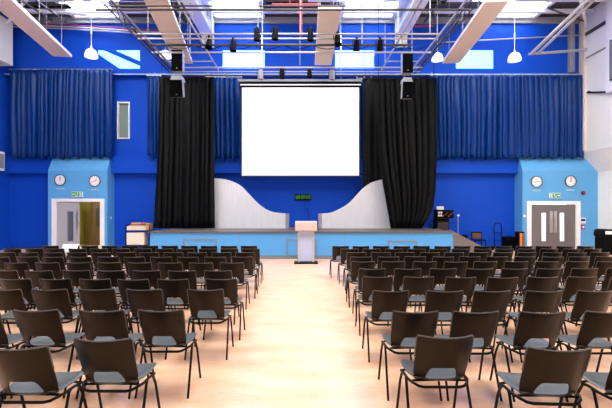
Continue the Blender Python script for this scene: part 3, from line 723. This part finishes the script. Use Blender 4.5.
tag(MB().bevbox(xm-.38, xm+.24, D-.16, D+.16, 1.042, 1.09, .008).bevbox(xm-.34, xm+.2, D-.15, D+.15, 1.091, 1.14, .008).bevbox(xm-.3, xm+.22, D-.15, D+.14, 1.141, 1.18, .008).build('folder_pile', tan), 'pile of tan folders on top of the shallow cream box', 'folders')
tag(MB().bevbox(xm+.31, xm+.47, D-.2, D+.2, .872, 1.16, .008).build('upright_box', tan), 'upright tan box at the right end of the trolley', 'box')

# ---------------------------------------------------------------- things right of the stage
D = 17.2
x = PX(441, D)
g = thing('equipment_cabinet', 'dark equipment cabinet behind the right end of the stage', 'cabinet', (x, D, 0))
MB().bevbox(-.26, .26, -.25, .25, .05, PZ(218.3, D), .01).build('body', blackm, g)
MB().box(-.22, .22, -.262, -.251, .2, 1.2).build('front_panel', mat('dark_brown_panel', lin(50, 35, 30), .5), g)
for sx in (-.2, .2):
    for sy in (-.18, .18): MB().lathe([(.025, 0), (.025, .049)], c=(sx, sy, 0), n=8).build('foot', blackmet, g)
zt_ = PZ(218.3, D)+.002
g = thing('audio_mixer', 'black audio unit with rows of white labels on the cabinet', 'mixer', (x, D, zt_))
MB().bevbox(-.24, .46, -.22, .22, 0, .36, .01).build('case', blackm, g)
for r_ in range(2):
    for k in range(2): MB().box(-.2+k*.1, -.13+k*.1, -.228, -.221, .08+r_*.12, .16+r_*.12).build('label_tile', white, g)
for k in range(6): MB().lathe([(.018, -.24), (.018, -.221)], c=(.02+k*.075, 0, .1+.06*(k % 3)), n=8, axis='y').build('knob', ora, g)
tag(MB().box(x-.2, x+.1, D-.05, D-.03, zt_+.362, zt_+.5).box(x-.2, x+.1, D-.03, D+.05, zt_+.362, zt_+.37).build('paper_sign', white), 'white paper card standing on top of the black audio unit', 'card')
x = PX(459, D-.9); D = 16.4
g = thing('microphone_stand', 'thin pale boom stand with white head right of the cabinet', 'stand', (x, D, 0))
MB().tube([(0, 0, .02), (0, 0, PZ(215.5, D))], .014, 6).build('pole', pipem, g)
MB().tube([(-.3, 0, PZ(223, D)), (0, 0, PZ(222.5, D)), (0, 0, PZ(215.5, D)), (.3, 0, PZ(216, D))], .012, 6).build('boom', blackmet, g)
MB().lathe([(0, -.05), (.04, -.03), (.05, 0), (.04, .03), (0, .05)], c=(0, -.03, PZ(215.4, D)), n=12).build('head', signw, g, True)
for k in range(3):
    a = k*2*PI/3+PI/3; MB().tube([(0, 0, .25), (.16*math.cos(a), .16*math.sin(a), .01)], .01, 6).build('leg', blackmet, g)
# cable hanging by the black curtain
tag(MB().tube([P(433.6, 180, 14.9), P(433.6, 228, 14.9), (PX(433.6, 14.9), 14.9, ZS+.003)], .01, 5).build('hanging_cable', blackm), 'thin black cable hanging down beside the right black curtain', 'cable')
# dark stacked chair + boxes
D = 17.1
def dark_stack(px0, px1, y_top, label, frontm):
    x0_, x1_ = PX(px0, D), PX(px1, D); W = x1_-x0_; h = PZ(y_top, D)
    g = thing('stacked_seat_unit', label, 'chair', ((x0_+x1_)/2, D, 0))
    for s in (-1, 1):
        MB().tube([(s*(W/2-.02), .18, 0), (s*(W/2-.02), .2, h)], .018, 6).build('leg', blackmet, g)
        MB().tube([(s*(W/2-.02), -.2, 0), (s*(W/2-.02), -.2, .45)], .018, 6).build('leg', blackmet, g)
    MB().bevbox(-W/2+.04, W/2-.04, .17, .21, .5, h, .01).build('backrest', frontm, g)
    MB().bevbox(-W/2, W/2, -.22, .16, .42, .47, .01).build('seat', blackm, g)
    MB().box(-W/2, W/2, .165, .215, h, h+.04).build('top_rail', blackm, g)
dark_stack(473, 484, 233, 'brown-backed black chair against the blue wall right of the steps', mat('brown_vinyl', lin(100, 62, 40), .5))
dark_stack(463.5, 469.5, 236, 'dark chair half hidden behind the stage steps', blackm)
x0_, x1_ = PX(494.5, D), PX(502, D)
g = thing('sack_truck', 'black hooped hand truck leaning by the blue wall', 'hand truck', ((x0_+x1_)/2, D, 0))
W = (x1_-x0_)/2; H = PZ(223.3, D)
MB().tube([(-W, 0, .1), (-W, .05, H-.1), (-W*.6, .05, H), (W*.6, .05, H), (W, .05, H-.1), (W, 0, .1)], .02, 8).build('hoop_frame', blackmet, g, True)
for z in (.4, .75): MB().tube([(-W, .02, z), (W, .02, z)], .014, 6).build('cross_bar', blackmet, g)
MB().box(-W-.05, W+.05, -.22, 0, .02, .035).build('toe_plate', blackmet, g)
for s in (-1, 1): MB().tube([(s*(W+.03), .08, .1), (s*(W+.07), .08, .1)], .1, 14).build('wheel', blackm, g)
g = thing('amplifier_case', 'low black case standing between hand truck and right porch', 'case', (PX(508.6, D), D, 0))
MB().bevbox(-.2, .2, -.2, .2, .03, PZ(236.5, D), .015).build('body', blackm, g)
MB().box(-.19, .19, -.206, -.2005, .08, .45).build('front_grille', grille, g)
MB().tube([(-.08, 0, PZ(236.5, D)), (-.08, 0, PZ(236.5, D)+.04), (.08, 0, PZ(236.5, D)+.04), (.08, 0, PZ(236.5, D))], .01, 6).build('handle', blackmet, g)
for s in (-1, 1): MB().box(s*.17-.03, s*.17+.03, -.15, .15, 0, .029).build('foot', blackmet, g)
D = 16.8
g = thing('fire_extinguisher_cabinet', 'narrow dark cabinet with orange panel left of the double door', 'cabinet', (PX(519.5, D), D, 0))
MB().bevbox(-.14, .14, -.12, .12, 0, PZ(231.5, D), .01).build('body', blackm, g)
MB().box(-.05, .05, -.128, -.121, .1, PZ(233, D)).build('orange_panel', ora, g)
MB().box(.08, .1, -.128, -.121, .1, PZ(233, D)).build('orange_strip', ora, g)
# bin
D = 15.6
g = thing('litter_bin', 'black litter bin with white label by the right wall', 'bin', (PX(604.3, D), D, 0))
H = PZ(229, D)
MB().bevbox(-.22, .22, -.22, .22, 0, H-.28, .02).build('body', blackm, g)
MB().prism([(-.22, 0), (.22, 0), (.23, .12), (.2, .24), (.1, .28), (-.1, .28), (-.2, .24), (-.23, .12)], -.26, .26).xf(Matrix.Translation((0, 0, H-.279))).build('lid', blackm, g)
MB().box(-.15, .15, -.268, -.261, H-.19, H-.07).build('label_panel', white, g)

# ---------------------------------------------------------------- chairs
def grid_bm(rows):
    nu = len(rows[0]); vs = [p for r in rows for p in r]
    fs = [(j*nu+i, j*nu+i+1, (j+1)*nu+i+1, (j+1)*nu+i) for j in range(len(rows)-1) for i in range(nu-1)]
    return vs, fs
def shell_obj(name, rows, skip, m, parent, th):
    vs, fs = grid_bm(rows); nu = len(rows[0])
    fs = [f for k, f in enumerate(fs) if (k//(nu-1), k % (nu-1)) not in skip]
    bm = bmesh.new(); bv = [bm.verts.new(v) for v in vs]
    for f in fs: bm.faces.new([bv[i] for i in f])
    for v in [v for v in bm.verts if not v.link_faces]: bm.verts.remove(v)
    bmesh.ops.recalc_face_normals(bm, faces=bm.faces[:])
    bmesh.ops.solidify(bm, geom=bm.faces[:], thickness=th)
    for f in bm.faces: f.smooth = True
    me = bpy.data.meshes.new(name); bm.to_mesh(me); bm.free(); me.materials.append(m)
    o = bpy.data.objects.new(name, me); COL.objects.link(o); o.parent = parent
    md = o.modifiers.new('sub', 'SUBSURF'); md.levels = 1; md.render_levels = 1
    return o
def make_chair():
    t = thing('stacking_chair', 'x', 'chair')
    # backrest with a hand hole
    zs = [.422, .446, .452, .505, .558, .565, .63, .70, .76, .79, .803]
    hw_ = [.165, .188, .190, .198, .201, .201, .202, .203, .204, .202, .192]
    rows = []
    for z, hw in zip(zs, hw_):
        tt = (z-.422)/(.803-.422)
        hh = .122-.034*min(1, max(0, (z-.446)/.11))
        dh = hw-hh; hx = [hw, hw-dh*.1, hw-dh*.45, hh+dh*.15, hh, hh*.5]; xs = [-q for q in hx]+[0]+hx[::-1]
        y0 = -.158-.17*tt-.012*math.sin(tt*PI)+(.03*(1-tt/.1) if tt < .1 else 0)
        if z > .80: y0 += .006
        rows.append([(x, y0+.075*(abs(x)/.21)**2.2*(1 if tt > .12 else .8), z+(.004*(abs(x)/.2)**2 if tt > .9 else 0)) for x in xs])
    edge = [rows[k][0] for k in range(6, 11)]+rows[10][1:-1]+[rows[k][-1] for k in range(10, 5, -1)]
    MB().tube([(p[0], p[1]-.002, p[2]+.002) for p in edge], .0052, 6).build('moulded_rim', rimm, t, True)
    skip = {(r, c_) for r in (2, 3) for c_ in (4, 5, 6, 7)}
    shell_obj('backrest', rows, skip, chairback, t, .007)
    # seat
    rows = []
    for y, z, hw in [(-.142, .452, .16), (-.13, .450, .178), (-.09, .447, .20), (-.02, .443, .212), (.07, .443, .218), (.15, .448, .218), (.205, .452, .213), (.235, .446, .205), (.25, .425, .195), (.252, .405, .18)]:
        rows.append([(u*hw, y-.015*abs(u)**4, z+.022*abs(u)**3-.014*(1 if abs(u) > .99 else 0)) for u in (-1, -.94, -.8, -.5, 0, .5, .8, .94, 1)])
    shell_obj('seat', rows, set(), chairseat, t, .007)
    # frame under the shell
    fr = MB()
    fr.tube([(-.225, .11, .415), (-.226, .0, .43), (-.222, -.1, .43), (-.20, -.15, .425), (-.165, -.18, .412), (-.13, -.19, .408), (.13, -.19, .408), (.165, -.18, .412), (.20, -.15, .425), (.222, -.1, .43), (.226, 0, .43), (.225, .11, .415)], .0105, 8)
    fr.tube([(-.225, .1, .418), (-.15, .1, .428), (.15, .1, .428), (.225, .1, .418)], .009, 6)
    fr.tube([(-.2, -.13, .433), (0, -.13, .438), (.2, -.13, .433)], .009, 6)
    fr.build('seat_frame', legm, t, True)
    for s in (-1, 1):
        MB().tube([(s*.222, .03, .425), (s*.228, .07, .41), (s*.230, .12, .33), (s*.236, .225, .0)], .0105, 8).build('leg', legm, t, True)
        MB().tube([(s*.222, -.03, .428), (s*.228, -.065, .412), (s*.230, -.10, .33), (s*.236, -.235, .0)], .0105, 8).build('leg', legm, t, True)
    return t
proto = make_chair()
ORD = ['', 'nearest', 'second', 'third', 'fourth', 'fifth', 'sixth', 'seventh', 'eighth', 'ninth', 'tenth', 'eleventh', 'twelfth', 'thirteenth', 'fourteenth', 'fifteenth']
rowD = lambda ytop: .90*F/(ytop-HY)     # distance of the top of the back (0.80 m)
used = False
NAMES_R = ['front row of camera', 'x']
def place(x, D, rz, label, group):
    global used
    yy = D+.275
    if not used:
        proto.location = (x, yy, 0); proto.rotation_euler = (0, 0, rz); proto['label'] = label; proto['group'] = group; used = True
        return
    dup(proto, (x, yy, 0), rz, label, group)
rc = random.Random(11)
# rows measured from the photo: (top y, [centres px]) for the near rows; (top y, aisle X, spacing, count) for the rest
left = [(340, [102, 15]), (311, [160, 101, 34, -24]), (290, [205, 143.5, 95, 48, 3]), (279.5, [221, 173, 133.5, 94, 54, 14]),
        (271, -1.24, .53, 8), (263, -1.19, .525, 9), (257.3, -1.14, .515, 10), (252.8, -1.2, .505, 12), (249, -1.18, .503, 12), (246, -1.33, .497, 11)]
right = [(337, [446, 563, 655]), (312.5, [416.5, 477, 543, 610]), (291.5, [391, 445.5, 493, 545, 597]), (277.5, 1.02, .55, 7),
         (269, 1.07, .545, 8), (262, 1.06, .535, 9), (257, 1.13, .525, 11), (252.8, 1.15, .515, 12), (249.2, 1.1, .51, 12), (246.3, .96, .505, 13)]
for side, rows, sg in (('left', left, -1), ('right', right, 1)):
    for ri, r in enumerate(rows):
        D = rowD(r[0])
        if isinstance(r[1], list): xs = [PX(p, D) for p in r[1]]
        else: xs = [r[1]+sg*k*r[2]+(rc.uniform(-.003, .003) if k else 0) for k in range(r[3])]
        for k, x in enumerate(xs):
            if abs(x) > 12: continue
            # wholly outside the picture at this distance
            if not (-40 < VX+x*F/(D+.1) < 655): continue
            dj = rc.uniform(-.035, .035)*(.4 if ri < 3 else 1); rz = rc.uniform(-.02, .02)*(.6 if ri < 3 else .25)
            if side == 'right' and ri == 0: dj = [0, -.26, -.24][k]; rz = [0.0, -.06, -.08][k]; 
            if side == 'left' and ri == 0: dj = [.0, -.17][k]; rz = [0, .01][k]
            if side == 'right' and ri == 0 and k: x = PX(r[1][k], D+dj)
            if side == 'left' and ri == 0 and k: x = PX(r[1][k], D+dj)
            rowname = 'nearest row' if ri == 0 else ORD[ri+1]+' row'
            seat = 'aisle seat' if k == 0 else ORD[k+1]+' from aisle'
            if ri == len(rows)-1: rowname = 'last row by stage'
            lab = 'brown plastic chair %s of aisle, %s%s, %s' % (side, rowname, '' if ri == len(rows)-1 else ' from camera' if ri else ' to camera', seat)
            place(x, D+dj, rz, lab, 'brown stacking chairs %s of the aisle' % side)
# pale jacket on a chair in the last left row
ch = min([o for o in COL.objects if o.parent is None and o.name.startswith('stacking_chair') and 'left of aisle, last row' in o['label']], key=lambda o: abs(VX+o.location.x*F/o.location.y-75))
jx, jy = ch.location.x, ch.location.y
vs = []
for j, (dy, z) in enumerate([(-.42, .56), (-.39, .68), (-.37, .80), (-.335, .835), (-.29, .825), (-.24, .74), (-.215, .62)]):
    for i in range(9):
        u = i/8*2-1; vs.append((jx+u*.2*(1+.05*math.sin(j*2+i)), jy+dy+.075*abs(u)**2.2+.012*math.sin(i*2.1+j), z+.02*math.sin(i*1.7)*(1 if j in (0, 6) else .2)))
fs = [(j*9+i, j*9+i+1, (j+1)*9+i+1, (j+1)*9+i) for j in range(6) for i in range(8)]
jk = MB().add(vs, fs).build('draped_jacket', white)
for p_ in jk.data.polygons: p_.use_smooth = True
md = jk.modifiers.new('thick', 'SOLIDIFY'); md.thickness = .01; md.offset = 1
tag(jk, 'white jacket draped over a chair in the last row, in front of the open door', 'jacket')
